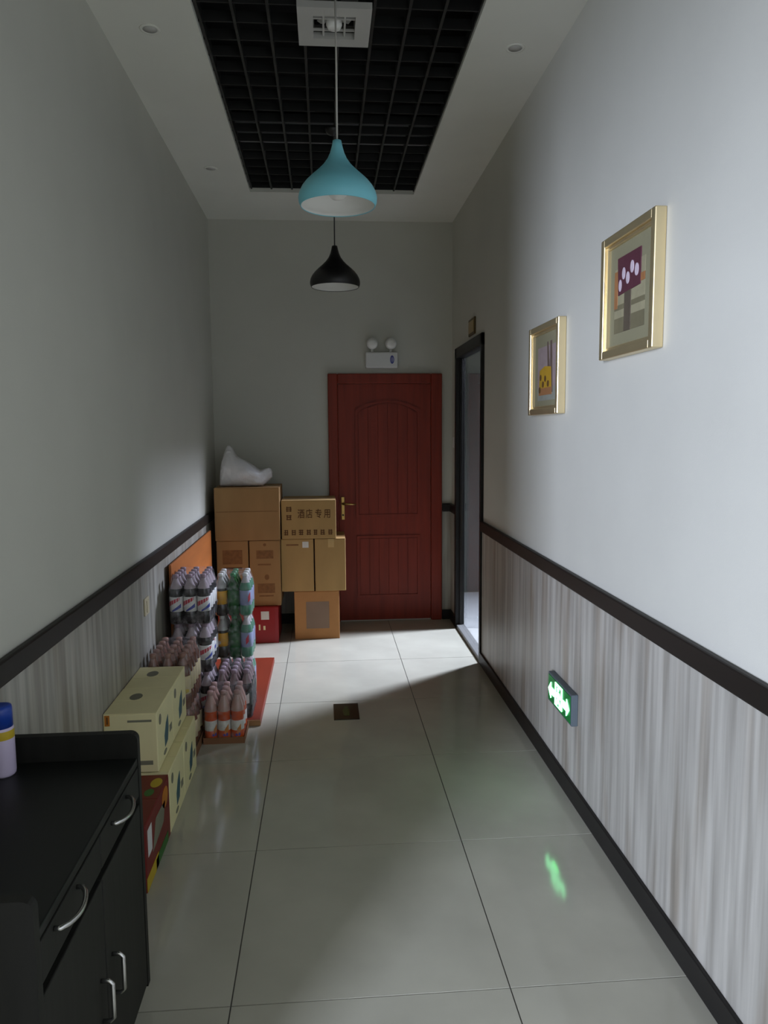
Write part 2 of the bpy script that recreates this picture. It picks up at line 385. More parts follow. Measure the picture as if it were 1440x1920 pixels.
# ------------------------------------------------------------------ side room behind the glass door
AX0, AX1, AY0, AY1, AH = XR+TR, 2.95, 4.3, 7.35, 3.7
bm = bmesh.new(); addbox(bm, XR, AX1, AY0, AY1, -0.1, -0.002)
struct(obj('floor_side_room', bm, M_annexfloor))
struct(obj('wall_side_room_far', box(AX0, AX1, AY1, AY1+0.1, 0, AH), M_annexwall))
struct(obj('wall_side_room_near', box(AX0, AX1, AY0-0.1, AY0, 0, AH), M_annexwall))
bm = bmesh.new()
WY0, WY1, WZ0, WZ1 = 5.90, 6.50, 2.45, 3.55
addbox(bm, AX1, AX1+0.1, AY0, WY0, 0, AH); addbox(bm, AX1, AX1+0.1, WY1, AY1, 0, AH)
addbox(bm, AX1, AX1+0.1, WY0, WY1, 0, WZ0); addbox(bm, AX1, AX1+0.1, WY0, WY1, WZ1, AH)
struct(obj('wall_side_room_right', bm, M_annexwall))
struct(obj('wall_side_room_left', box(AX0-0.1, AX0, D+TH, AY1, 0, AH), M_annexwall))
struct(obj('ceiling_side_room', box(AX0-0.1, AX1+0.1, AY0-0.1, AY1+0.1, AH, AH+0.05), M_ceil))
# glass door in the right wall: frame, threshold, pane
gd = bpy.data.objects.new('door_2', None); C.objects.link(gd); gd.location = (XR, DY0, 0); struct(gd)
W_ = DY1-DY0
def gpart(name, y0, y1, z0, z1, x0, x1, m): return obj(name, box(x0, x1, y0, y1, z0, z1, 0.003, 1), m, gd)
gpart('jamb', -0.03, 0.006, 0.0, DZ+0.03, -0.022, TR-0.004, M_alu)
gpart('jamb', W_-0.03, W_+0.03, 0.0, DZ+0.03, -0.022, TR-0.004, M_alu)
gpart('door_head', -0.03, W_+0.03, DZ-0.05, DZ+0.031, -0.022, TR-0.004, M_alu)
gpart('threshold', 0.008, W_-0.032, -0.002, 0.030, -0.014, TR, M_alu2)
gpart('pane', 0.022, W_-0.046, 0.032, DZ-0.052, 0.018, 0.026, M_glass)
gpart('stile', 0.0065, 0.022, 0.032, DZ-0.052, 0.010, 0.034, M_alu)
gpart('stile', W_-0.046, W_-0.031, 0.032, DZ-0.052, 0.010, 0.034, M_alu)

# ------------------------------------------------------------------ red wooden door in the far wall
door = bpy.data.objects.new('door_1', None); C.objects.link(door); door.location = (0.505, D, 0); struct(door)
def dbox(name, x0, x1, y0, y1, z0, z1, bev=0.004, m=M_redwood): return obj(name, box(x0, x1, y0, y1, z0, z1, bev, 2), m, door)
dbox('frame_post', -0.478, -0.398, -0.034, -0.001, 0, 2.105, 0.008)
dbox('frame_post', 0.385, 0.478, -0.034, -0.001, 0, 2.105, 0.008)
dbox('frame_head', -0.398, 0.385, -0.034, -0.001, 2.022, 2.105, 0.008)
LX0, LX1 = -0.396, 0.383
leaf = dbox('door_leaf', LX0, LX1, -0.014, -0.001, 0.012, 2.020, 0.002)
def arch(x0, x1, z0, z1, rise, n=14):
    pts = [(x0, z0), (x1, z0), (x1, z1)]
    for k in range(1, n):
        t = k/n; x = x1+(x0-x1)*t; pts.append((x, z1+rise*math.sin(math.pi*t)**0.75))
    pts.append((x0, z1)); return pts
for (x0, x1, z0, z1, rise) in ((-0.255, 0.292, 0.905, 1.80, 0.085), (-0.250, 0.290, 0.21, 0.745, 0.0)):
    n = 14
    o_ = arch(x0, x1, z0, z1, rise, n); i_ = arch(x0+0.022, x1-0.022, z0+0.022, z1-(0.022 if rise == 0 else 0.016), rise, n)
    obj('moulding', addring(bmesh.new(), o_, i_, -0.024, -0.014, 'Y'), M_redwood, door)
    k_ = 6; pw = (x1-x0-0.05)/k_
    for q in range(k_):
        a = x0+0.025+q*pw
        def top(x):
            t = (x1-0.022-x)/(x1-x0-0.044); t = min(max(t, 0), 1)
            return z1-0.022+rise*math.sin(math.pi*t)**0.75*0.97
        pts = [(a+0.002, z0+0.026), (a+pw-0.002, z0+0.026), (a+pw-0.002, top(a+pw)-0.004), (a+pw/2, top(a+pw/2)-0.004), (a+0.002, top(a)-0.004)]
        obj('plank', prism(pts, -0.020, -0.014, 'Y'), M_redwood, door)
hd = obj('door_handle', box(-0.380, -0.350, -0.022, -0.014, 0.885, 1.080, 0.004, 2), M_gold, door)
obj('lever', tube([(-0.365, -0.022, 1.022), (-0.365, -0.055, 1.022), (-0.352, -0.064, 1.022), (-0.30, -0.066, 1.020), (-0.255, -0.062, 1.018)], [0.009, 0.009, 0.009, 0.008, 0.006], 10), M_gold, hd, True)
obj('keyhole', lathe([(0.008, -0.027), (0.008, -0.020)], 14, (-0.365, 0, 0.925), 'Y'), M_black, hd)

# ------------------------------------------------------------------ emergency light, plaque, switches
em = thing('emergency_light', 'white twin-head emergency light above the red door', 'emergency light', (0.476, D, 2.15))
obj('case', box(-0.133, 0.133, -0.055, -0.001, 0.0, 0.128, 0.008, 2), M_plastic, em)
for x in (-0.078, 0.076):
    hd_ = obj('lamp_head', lathe([(0.018, 0.0), (0.034, -0.02), (0.046, -0.045), (0.046, -0.058), (0.040, -0.060)], 24, (x, -0.008, 0.196), 'Y'), M_plastic, em, True)
    obj('lens', lathe([(0.004, -0.071), (0.020, -0.070), (0.038, -0.064), (0.039, -0.058)], 24, (x, -0.008, 0.196), 'Y'), M_lampwhite, hd_, True)
    obj('neck', lathe([(0.012, 0.120), (0.012, 0.160)], 14, (x, -0.028, 0.0)), M_plastic, em, True)
mk = obj('indicator_mark', addring(bmesh.new(), ellipse(0.086, 0.066, 0.017, 0.034), ellipse(0.086, 0.066, 0.010, 0.024), -0.0565, -0.054, 'Y'), M_bluep, em)
obj('indicator_bar', box(0.082, 0.090, -0.0565, -0.054, 0.044, 0.088), M_bluep, mk)
pq = thing('door_plaque', 'small bronze plaque on the wall above the glass door', 'plaque', (XR, 5.43, 2.31))
obj('plate', box(-0.012, 0.0, -0.11, 0.11, 0.0, 0.12, 0.003, 1), M_plaque, pq)
obj('inner_plate', box(-0.015, -0.012, -0.09, 0.09, 0.018, 0.102, 0.001, 1), M_gold, pq)
def switch(label, x, y, z, side, m):
    t = thing('wall_switch', label, 'switch', (x, y, z))
    s = 1 if side == 'left' else -1
    obj('plate', box(min(0, s*0.009), max(0, s*0.009), -0.043, 0.043, -0.043, 0.043, 0.003, 2), m, t)
    obj('rocker', box(min(s*0.009, s*0.013), max(s*0.009, s*0.013), -0.018, 0.018, -0.030, 0.030, 0.0015, 1), m, t)
switch('white switch plate on the narrow wall between red door and glass door', XR, 6.19, 1.53, 'right', M_plastic)
switch('beige outlet plate on the grey wood wainscot beside the bottle packs', XL+PW, 3.745, 0.77, 'left', M_beige)

# ------------------------------------------------------------------ pendant lamps
def pendant(name, label, x, y, zrim, m, mc):
    t = thing(name, label, 'pendant lamp', (x, y, zrim), group='onion-shaped pendant lamps')
    prof = [(0.140, 0.0), (0.1455, 0.012), (0.1465, 0.028), (0.143, 0.045), (0.133, 0.065), (0.117, 0.085), (0.096, 0.105), (0.073, 0.125),
            (0.052, 0.146), (0.036, 0.168), (0.026, 0.190), (0.020, 0.212), (0.016, 0.232), (0.006, 0.236)]
    sh = obj('shade', lathe(prof, 48, close=False), m, t, True)
    inn = [(r-0.004 if r > 0.02 else r*0.6, z+0.001) for r, z in prof[:-2]]
    obj('shade_lining', lathe([(0.1395, 0.0005)] + inn, 48, close=False), M_lampwhite, t, True)
    obj('rim', lathe([(0.1365, 0.0), (0.1385, -0.002), (0.1405, 0.0), (0.1385, 0.002), (0.1365, 0.0)], 48, close=False), m, t, True)
    obj('bulb', lathe([(0.004, 0.022), (0.022, 0.026), (0.036, 0.042), (0.040, 0.062), (0.034, 0.082), (0.018, 0.104), (0.016, 0.14)], 24), M_lampwhite, t, True)
    obj('socket', lathe([(0.020, 0.125), (0.020, 0.185), (0.008, 0.20)], 20), M_plastic, t, True)
    obj('cord', tube([(0, 0, 0.233), (0.001, 0, 0.5), (0, 0, H+0.022-zrim)], 0.0036, 8), mc, t, True)
    obj('ceiling_cup', lathe([(0.045, H+0.022-zrim), (0.045, H+0.010-zrim), (0.038, H-0.006-zrim), (0.010, H-0.016-zrim), (0.004, H-0.022-zrim)], 28), m, t, True)
    return t
pendant('pendant_lamp', 'cyan onion-shaped pendant lamp hanging on a pale cord', 0.061, 2.90, 2.467, M_cyan, M_cordpale)
pendant('pendant_lamp', 'black onion-shaped pendant lamp hanging on a dark cord', 0.072, 4.50, 2.470, M_lampblack, M_corddark)

# ------------------------------------------------------------------ framed pictures on the right wall
def picture(label, y0, y1, z0, z1, art):
    t = thing('framed_picture', label, 'picture', (XR, (y0+y1)/2, z0), group='framed still-life prints')
    a = (y1-y0)/2; h = z1-z0; b = 0.030; d = 0.040
    for nm, r in (('frame_side', (-a, -a+b, 0, h)), ('frame_side', (a-b, a, 0, h)), ('frame_rail', (-a+b, a-b, 0, b)), ('frame_rail', (-a+b, a-b, h-b, h))):
        bm = bmesh.new(); addbox(bm, -d, -0.001, r[0], r[1], r[2], r[3], 0.004, 2); obj(nm, bm, M_frame, t)
    for nm, r in (('inner_lip', (-a+b, -a+b+0.012, b, h-b)), ('inner_lip', (a-b-0.012, a-b, b, h-b)), ('inner_lip', (-a+b+0.012, a-b-0.012, b, b+0.012)), ('inner_lip', (-a+b+0.012, a-b-0.012, h-b-0.012, h-b))):
        obj(nm, box(-d+0.012, -0.008, r[0], r[1], r[2], r[3], 0.002, 1), M_frame, t)
    mt = obj('mount', box(-0.016, -0.006, -a+b, a-b, b, h-b), M_mount, t)
    lay = [0]
    def put(nm, pts, key):
        lay[0] += 1; x = -0.0162-0.0005*lay[0]
        obj(nm, prism([(y*a, z*h) for y, z in pts], x, -0.0155, 'X'), M_pic[key], mt)
    art(put)
    return t
R_ = lambda y0, y1, z0, z1: [(y0, z0), (y1, z0), (y1, z1), (y0, z1)]
def art_a(put):          # +y is away from the camera
    put('print_ground', R_(-0.50, 0.62, 0.20, 0.72), 'sand')
    put('print_band', R_(-0.50, 0.62, 0.20, 0.32), 'olive')
    put('print_band', R_(-0.50, 0.62, 0.385, 0.425), 'olive')
    put('print_band', R_(-0.50, 0.62, 0.54, 0.60), 'rust')
    put('print_side', R_(0.50, 0.62, 0.40, 0.70), 'rust')
    put('print_stem', R_(-0.02, 0.22, 0.20, 0.62), 'stem')
    put('print_bloom', [(-0.36, 0.52), (0.46, 0.50), (0.50, 0.80), (-0.36, 0.80)], 'maroon')
    for y, z in ((0.38, 0.575), (0.25, 0.66), (0.09, 0.61), (-0.07, 0.68), (-0.24, 0.64)): put('print_petal', ellipse(y, z, 0.06, 0.048), 'pale')
def art_b(put):
    put('print_ground', R_(-0.66, 0.62, 0.24, 0.76), 'mauve')
    put('print_table', R_(-0.66, 0.62, 0.16, 0.30), 'grey')
    put('print_stem', [(-0.10, 0.30), (-0.30, 0.30), (-0.10, 0.80), (-0.02, 0.80)], 'brown')
    put('print_stem', [(-0.24, 0.24), (-0.42, 0.24), (-0.34, 0.80), (-0.24, 0.80)], 'brown')
    put('print_pot', [(-0.36, 0.22), (0.50, 0.22), (0.46, 0.50), (0.10, 0.54), (-0.30, 0.52)], 'ochre')
    put('print_pot_base', R_(-0.36, 0.50, 0.22, 0.30), 'rust')
    for y, z in ((0.38, 0.42), (0.06, 0.40), (0.20, 0.34), (-0.14, 0.34), (0.42, 0.28)): put('print_spot', ellipse(y, z, 0.06, 0.035), 'dark')
picture('champagne-framed print of a maroon bloom with pale petals on a dark stem', 2.335, 2.795, 1.888, 2.322, art_a)
picture('champagne-framed print of a spotted yellow pot with tall thin stems', 3.300, 3.780, 1.703, 2.130, art_b)

# ------------------------------------------------------------------ lit exit sign on the wainscot, floor sticker
ex = thing('exit_sign', 'lit green exit sign with running figure mounted low on grey wainscot', 'exit sign', (XR-PW, 3.195, 0.358))
obj('case', box(-0.030, 0.0, -0.168, 0.168, 0.0, 0.140, 0.003, 1), M_signbody, ex)
pn = obj('panel', box(-0.033, -0.030, -0.158, 0.158, 0.010, 0.130, 0.001, 1), M_signpanel, ex)
def sg(nm, pts): obj(nm, prism(pts, -0.036, -0.033, 'X'), M_signlit, pn)
for s in (-1, 1):
    sg('arrow', [(s*0.148, 0.066), (s*0.112, 0.104), (s*0.112, 0.082), (s*0.062, 0.082), (s*0.062, 0.050), (s*0.112, 0.050), (s*0.112, 0.028)])
obj('door_symbol', addring(bmesh.new(), [(-0.050, 0.022), (0.050, 0.022), (0.050, 0.126), (-0.050, 0.126)], [(-0.038, 0.022), (0.038, 0.022), (0.038, 0.116), (-0.038, 0.116)], -0.036, -0.033, 'X'), M_signlit, pn)
sg('figure_head', ellipse(0.006, 0.104, 0.010, 0.010, 12))
sg('figure_body', [(0.016, 0.092), (-0.012, 0.090), (-0.032, 0.072), (-0.026, 0.066), (-0.010, 0.076), (-0.006, 0.058), (-0.028, 0.040), (-0.024, 0.024), (-0.014, 0.026), (-0.014, 0.036),
                   (0.006, 0.050), (0.018, 0.028), (0.036, 0.026), (0.034, 0.036), (0.024, 0.038), (0.016, 0.060), (0.018, 0.074), (0.030, 0.060), (0.036, 0.066)])
fs = thing('floor_sign', 'dark rectangular evacuation sticker with green symbol on the floor tiles', 'floor sign', (0.097, 4.225, 0.0))
obj('plate', box(-0.073, 0.073, -0.125, 0.125, 0.0, 0.003, 0.001, 1), M_fsign, fs)
sm = obj('figure_symbol', prism([(-0.014, -0.07), (0.016, -0.07), (0.020, 0.03), (0.006, 0.045), (-0.010, 0.045), (-0.022, 0.02)], 0.003, 0.0036, 'Z'), M_fgreen, fs)
obj('head_symbol', prism(ellipse(0.0, 0.064, 0.012, 0.016, 12), 0.003, 0.0036, 'Z'), M_fgreen, sm)

# ------------------------------------------------------------------ black cabinet and spray can
CX0, CX1, CY0, CY1, CT = XL+0.026, -0.532, 1.29, 2.06, 0.735
cab = thing('sideboard_cabinet', 'black wooden sideboard cabinet with raised end panels and chrome handles', 'cabinet', ((CX0+CX1)/2, (CY0+CY1)/2, 0))
ox, oy = (CX0+CX1)/2, (CY0+CY1)/2
def cb(nm, x0, x1, y0, y1, z0, z1, bev=0.003, m=M_cab, par=None): return obj(nm, box(x0-ox, x1-ox, y0-oy, y1-oy, z0, z1, bev, 2), m, par or cab)
for y0, y1 in ((CY0, CY0+0.024), (CY1-0.024, CY1)):
    r = 0.022; pts = [(CX0-ox, 0.05), (CX1-ox, 0.05)]
    for k in range(6):
        a = k/5*math.pi/2; pts.append((CX1-ox-r+r*math.cos(a), 0.806-r+r*math.sin(a)))
    pts.append((CX0-ox, 0.806))
    obj('end_panel', prism(pts, y0-oy, y1-oy, 'Y'), M_cab, cab)
cb('countertop', CX0, CX1-0.002, CY0+0.025, CY1-0.025, CT-0.022, CT, 0.003, M_cabtop)
cb('carcass', CX0, CX1-0.024, CY0+0.025, CY1-0.025, 0.05, CT-0.023, 0.002, M_cabtop)
cb('plinth', CX0, CX1-0.05, CY0+0.03, CY1-0.03, 0.0, 0.05, 0.002, M_cabtop)
ym = 1.680
def pull(par, pts):
    h = obj('handle', tube([(a-ox, b-oy, c) for a, b, c in pts], 0.0052, 10), M_chrome, par, True); return h
for y0, y1, yc in ((CY0+0.027, ym-0.002, 1.448), (ym+0.002, CY1-0.027, 1.835)):
    dr = cb('drawer', CX1-0.023, CX1-0.001, y0, y1, 0.625, CT-0.026)
    xx = CX1-0.001; n = 9; pts = [(xx, yc-0.066, 0.690)]
    for k in range(n+1):
        t = k/n; pts.append((xx+0.012+0.020*math.sin(math.pi*t)**0.6, yc-0.066+0.132*t, 0.690-0.006*math.sin(math.pi*t)))
    pts.append((xx, yc+0.066, 0.690)); pull(dr, pts)
for y0, y1, yh in ((CY0+0.027, ym-0.002, ym-0.045), (ym+0.002, CY1-0.027, ym+0.045)):
    dd = cb('cabinet_door', CX1-0.023, CX1-0.001, y0, y1, 0.06, 0.602)
    xx = CX1-0.001
    pull(dd, [(xx, yh, 0.382), (xx+0.018, yh, 0.382), (xx+0.026, yh, 0.374), (xx+0.026, yh, 0.290), (xx+0.018, yh, 0.282), (xx, yh, 0.282)])
can = thing('spray_can', 'lavender spray can with blue cap and yellow label standing on black sideboard', 'spray can', (-0.864, 1.968, CT))
obj('body', lathe([(0.028, 0.0), (0.031, 0.004), (0.032, 0.01), (0.032, 0.125), (0.030, 0.134), (0.026, 0.138)], 28), M_canbody, can, True)
obj('cap', lathe([(0.0305, 0.132), (0.0305, 0.178), (0.0285, 0.187), (0.020, 0.190)], 28), M_cancap, can, True)
lb = obj('label_band', lathe([(0.0322, 0.102), (0.0324, 0.103), (0.0324, 0.124), (0.0322, 0.125)], 28, close=False), M_yellow, can, True)

# ------------------------------------------------------------------ cartons
def carton(name, label, x0, x1, y0, y1, z0, z1, m, group=None, tape=True, cat='box'):
    t = thing(name, label, cat, ((x0+x1)/2, (y0+y1)/2, z0), group=group)
    a, b, h = (x1-x0)/2, (y1-y0)/2, z1-z0
    bm = box(-a, a, -b, b, 0, h-0.004, 0.004, 2)
    body = obj('body', bm, m, t)
    obj('flap', box(-a+0.001, a-0.001, -b+0.001, -0.001, h-0.0045, h-0.001, 0.001, 1), m, t)
    obj('flap', box(-a+0.001, a-0.001, 0.001, b-0.001, h-0.0045, h-0.001, 0.001, 1), m, t)
    if tape:
        obj('tape', box(-a-0.0006, a+0.0006, -0.024, 0.024, h-0.0012, h-0.0002), M_tape, t)
    return t, a, b, h
def front_print(t, b, nm, pts, m, off=0.0012): return obj(nm, prism(pts, -b-off, -b+0.0005, 'Y'), m, t)
def rect(x0, x1, z0, z1): return [(x0, z0), (x1, z0), (x1, z1), (x0, z1)]
def text_obj(name, txt, size, m, parent, loc, rot=(math.pi/2, 0, 0), ext=0.0006):
    cu = bpy.data.curves.new(name, 'FONT'); cu.body = txt; cu.size = size; cu.align_x = 'CENTER'; cu.align_y = 'CENTER'; cu.extrude = ext; cu.offset = 0.0007
    o = bpy.data.objects.new('tmp_text', cu); C.objects.link(o)
    dg = bpy.context.evaluated_depsgraph_get(); me = bpy.data.meshes.new_from_object(o.evaluated_get(dg))
    bpy.data.objects.remove(o); me.materials.clear(); me.materials.append(m)
    p = bpy.data.objects.new(name, me); C.objects.link(p); p.parent = parent; p.location = loc; p.rotation_euler = rot
    return p

G_BR = 'brown cartons stacked by the red door'
FY = 5.75
t, a, b, h = carton('carton', 'large plain brown carton lying on two tall cartons under the white bag', -0.852, -0.358, FY, FY+0.42, 0.800, 1.208, M_card, G_BR)
obj('crease', box(-a+0.01, a-0.01, -b-0.0014, -b+0.0005, h*0.545, h*0.553), M_ink2, t)
t, a, b, h = carton('carton', 'tall brown carton with faded print between left wall and its twin', -0.846, -0.606, FY+0.004, FY+0.40, 0.287, 0.799, M_card, G_BR)
front_print(t, b, 'print', rect(-0.075, 0.075, 0.33, 0.44), M_ink2); front_print(t, b, 'print', rect(-0.070, 0.072, 0.292, 0.306), M_ink)
front_print(t, b, 'print', rect(-0.04, 0.06, 0.12, 0.20), M_ink2)
t, a, b, h = carton('carton', 'tall brown carton with faded print standing on the bright red carton', -0.596, -0.362, FY, FY+0.40, 0.287, 0.798, M_card, G_BR)
front_print(t, b, 'print', rect(-0.065, 0.065, 0.37, 0.435), M_ink2); front_print(t, b, 'print', rect(-0.055, 0.045, 0.318, 0.330), M_ink2)
front_print(t, b, 'print', ellipse(0.012, 0.225, 0.018, 0.022), M_ink2); front_print(t, b, 'print', ellipse(0.0, 0.478, 0.012, 0.012), M_ink2)
front_print(t, b, 'print', rect(-0.060, 0.072, 0.10, 0.175), M_ink2); front_print(t, b, 'print', rect(-0.050, 0.060, 0.072, 0.084), M_ink2)
t, a, b, h = carton('carton', 'bright red printed carton with small cream label at the bottom of the stack', -0.846, -0.384, FY-0.035, FY+0.38, 0.0, 0.286, M_redcard, None, tape=False)
front_print(t, b, 'paper_label', rect(0.098, 0.160, 0.185, 0.250), M_paper)
for x, z, w_, h_ in ((0.045, 0.128, 0.006, 0.010), (0.030, 0.120, 0.010, 0.006), (0.085, 0.125, 0.006, 0.022), (0.122, 0.120, 0.008, 0.016), (-0.02, 0.12, 0.008, 0.014)):
    front_print(t, b, 'print', rect(x-w_, x+w_, z-h_, z+h_), M_cream)
front_print(t, b, 'print', rect(-0.06, 0.06, 0.03, 0.055), M_redbox)
front_print(t, b, 'print', rect(0.205, 0.231, 0.0, 0.28), mat('crimson_band', lin((150, 30, 36)), 0.4))
BY = 5.78
t, a, b, h = carton('carton', 'brown carton printed with rows of dark brown characters', -0.348, 0.073, BY, BY+0.40, 0.802, 1.102, M_card2, G_BR)
for ch, x in zip('酒店专用', (-0.058, 0.004, 0.076, 0.144)):
    o = text_obj('character', ch, 0.076, M_ink, t, (x, -b-0.0006, 0.190)); o.scale = (0.74, 1.0, 1.0)
def glyph(nm, x, z, w_, h_, seed):
    # characters too small to read in the photograph: glyph-sized clusters of strokes
    bm = bmesh.new(); rnd = random.Random(seed)
    for q in range(3):
        zz = z+(q-1)*h_*0.36+rnd.uniform(-0.002, 0.002); ww = w_*0.5*rnd.uniform(0.7, 1.0)
        addprism(bm, rect(x-ww, x+ww, zz-0.0035, zz+0.0035), -b-0.0012, -b+0.0005, 'Y')
    for q in range(2):
        xx = x+(q-0.5)*w_*rnd.uniform(0.3, 0.7); addprism(bm, rect(xx-0.0035, xx+0.0035, z-h_*0.5, z+h_*0.5), -b-0.0013, -b+0.0005, 'Y')
    obj(nm, bm, M_ink, t)
for k, z in enumerate((0.232, 0.168)): glyph('small_character', -0.152, z, 0.044, 0.040, 20+k)
for k, x in enumerate((-0.176, -0.117, -0.061, -0.002, 0.050, 0.107, 0.167)): glyph('small_character', x, 0.050, 0.036, 0.042, 3+k)
t, a, b, h = carton('carton', 'pale brown carton with small white sticker below the lettered carton', -0.357, -0.105, BY+0.006, BY+0.40, 0.386, 0.800, M_card2, G_BR)
front_print(t, b, 'paper_label', rect(0.040, 0.088, 0.345, 0.392), M_paper); front_print(t, b, 'print', rect(-0.085, 0.010, 0.362, 0.374), M_ink2)
t, a, b, h = carton('carton', 'pale brown carton with yellowish tape patch beside the red door', -0.095, 0.144, BY, BY+0.40, 0.386, 0.801, M_card2, G_BR)
front_print(t, b, 'tape_patch', rect(-0.016, 0.030, 0.345, 0.412), mat('yellowed_tape', lin((204, 170, 110)), 0.4))
t, a, b, h = carton('carton', 'orange-brown carton with grey square print standing alone on the floor', -0.262, 0.090, BY+0.01, BY+0.39, 0.0, 0.385, M_card3, G_BR)
front_print(t, b, 'print', rect(-0.085, 0.095, 0.085, 0.300), mat('grey_square_print', lin((140, 116, 96)), 0.8))

# cream cartons by the sideboard
G_CR = 'cream cartons along the left wall'
def cream(label, x0, x1, y0, y1, z0, z1, top=True):
    t, a, b, h = carton('cream_carton', label, x0, x1, y0, y1, z0, z1, M_cream, G_CR, tape=False)
    def side(nm, pts, m): obj(nm, prism(pts, a-0.0005, a+0.0012, 'X'), m, t)
    side('drop_logo', [(-0.02, 0.05*h/0.25), (0.035, 0.06*h/0.25), (0.055, 0.11*h/0.25), (0.05, 0.165*h/0.25), (0.01, 0.145*h/0.25), (-0.025, 0.10*h/0.25)], M_tealink)
    side('small_logo', ellipse(-0.095, h*0.80, 0.020, 0.022), M_greyink); side('small_logo', ellipse(-0.02, h*0.12, 0.03, 0.010), M_greyink)
    side('print', rect(0.075, 0.12, h*0.3, h*0.42), M_greyink)
    front_print(t, b, 'orange_tag', rect(-a+0.006, -a+0.026, h*0.80, h*0.975), M_orange)
    front_print(t, b, 'tag_mark', rect(-a+0.014, -a+0.019, h*0.83, h*0.95), M_ink, 0.0016)
    front_print(t, b, 'print', rect(-0.01, 0.085, h*0.85, h*0.885), M_greyink); front_print(t, b, 'print', rect(0.03, 0.085, h*0.13, h*0.20), M_greyink)
    if top:
        obj('top_print', prism(ellipse(-0.022, 0.045, 0.026, 0.040), h-0.0012, h-0.0003, 'Z'), M_greyink, t)
    return t
cream('cream carton with teal drop logo stacked on top, next to the black sideboard', -0.906, -0.695, 2.965, 3.268, 0.262, 0.512)
cream('cream carton with teal drop logo stacked on top, next to the tea bottles', -0.906, -0.695, 3.274, 3.577, 0.262, 0.510)
cream('cream carton on the floor directly behind the dark red carton', -0.890, -0.655, 2.965, 3.268, 0.0, 0.260, False)
cream('cream carton on the floor directly in front of the tea bottles', -0.890, -0.655, 3.274, 3.577, 0.0, 0.260, False)
t, a, b, h = carton('carton', 'dark red carton with yellow and green print on floor beside sideboard', -0.890, -0.655, 2.555, 2.955, 0.0, 0.256, M_redbox, None, tape=False)
def rside(nm, pts, m): obj(nm, prism(pts, a-0.0005, a+0.0012, 'X'), m, t)
rside('print', rect(-0.199, -0.02, 0.004, 0.055), M_yellow); rside('print', rect(-0.06, 0.15, 0.004, 0.045), M_greenp)
rside('print', [(-0.10, 0.10), (0.08, 0.12), (0.12, 0.19), (-0.04, 0.20)], M_greyink); rside('print', rect(-0.17, -0.11, 0.12, 0.22), M_whitep)
rside('print', ellipse(0.12, 0.20, 0.05, 0.04), M_orange)
obj('top_print', prism(ellipse(0.085, 0.13, 0.022, 0.04), h-0.0012, h-0.0003, 'Z'), M_yellow, t)
obj('top_print', prism(ellipse(0.075, 0.05, 0.018, 0.03), h-0.0012, h-0.0003, 'Z'), M_greenp, t)

# ------------------------------------------------------------------ white plastic bag on the large carton
bag = thing('plastic_bag', 'crumpled white plastic bag with tied handle on the large plain carton', 'plastic bag', (-0.62, 5.93, 1.2075))
secs = [(-0.203, 0.03, 0.03), (-0.198, 0.10, 0.07), (-0.190, 0.165, 0.09), (-0.178, 0.215, 0.10), (-0.166, 0.262, 0.105), (-0.154, 0.296, 0.105), (-0.140, 0.312, 0.105), (-0.122, 0.314, 0.105), (-0.104, 0.300, 0.11),
        (-0.090, 0.268, 0.115), (-0.072, 0.238, 0.12), (-0.045, 0.220, 0.125), (-0.010, 0.204, 0.128), (0.025, 0.182, 0.125), (0.060, 0.156, 0.118), (0.088, 0.136, 0.108), (0.108, 0.126, 0.095), (0.128, 0.131, 0.080),
        (0.150, 0.140, 0.062), (0.172, 0.142, 0.046), (0.190, 0.134, 0.036), (0.198, 0.112, 0.022)]
bm = bmesh.new(); rings = []; ns = 36; rnd = random.Random(3)
for i, (x, hh, dd) in enumerate(secs):
    ring = []
    base_z = 0.0 if x < 0.13 else (x-0.13)*1.0          # the loose end lifts off the carton
    for k in range(ns):
        a_ = 2*math.pi*k/ns; ca, sa = math.cos(a_), math.sin(a_)
        u = 0.5+0.5*(abs(sa)**0.8)*(1 if sa > 0 else -1)
        pinch = 1.0-0.62*max(0.0, (u*hh-0.17)/0.15)**0.7 if u*hh > 0.17 else 1.0
        yv = dd*(abs(ca)**0.8)*(1 if ca > 0 else -1)*pinch
        fold = 0.055*math.sin(5*a_+i*0.9)+0.04*math.sin(11*a_-i*1.7)+rnd.uniform(-0.02, 0.02)
        zz = base_z+(hh-base_z)*u*(1+0.25*fold*u)
        ring.append(bm.verts.new((x+rnd.uniform(-0.003, 0.003), yv*(1+fold), max(0.0005, zz))))
    rings.append(ring)
for A, B in zip(rings, rings[1:]):
    for k in range(ns): bm.faces.new((A[k], A[(k+1) % ns], B[(k+1) % ns], B[k]))
bm.faces.new(rings[0][::-1]); bm.faces.new(rings[-1])
obj('body', bm, M_bag, bag, True)
obj('handle_knot', tube([(-0.150, -0.036, 0.262), (-0.135, -0.040, 0.272), (-0.118, -0.036, 0.268), (-0.106, -0.024, 0.255)], [0.010, 0.014, 0.013, 0.009], 9), M_bag, bag, True)

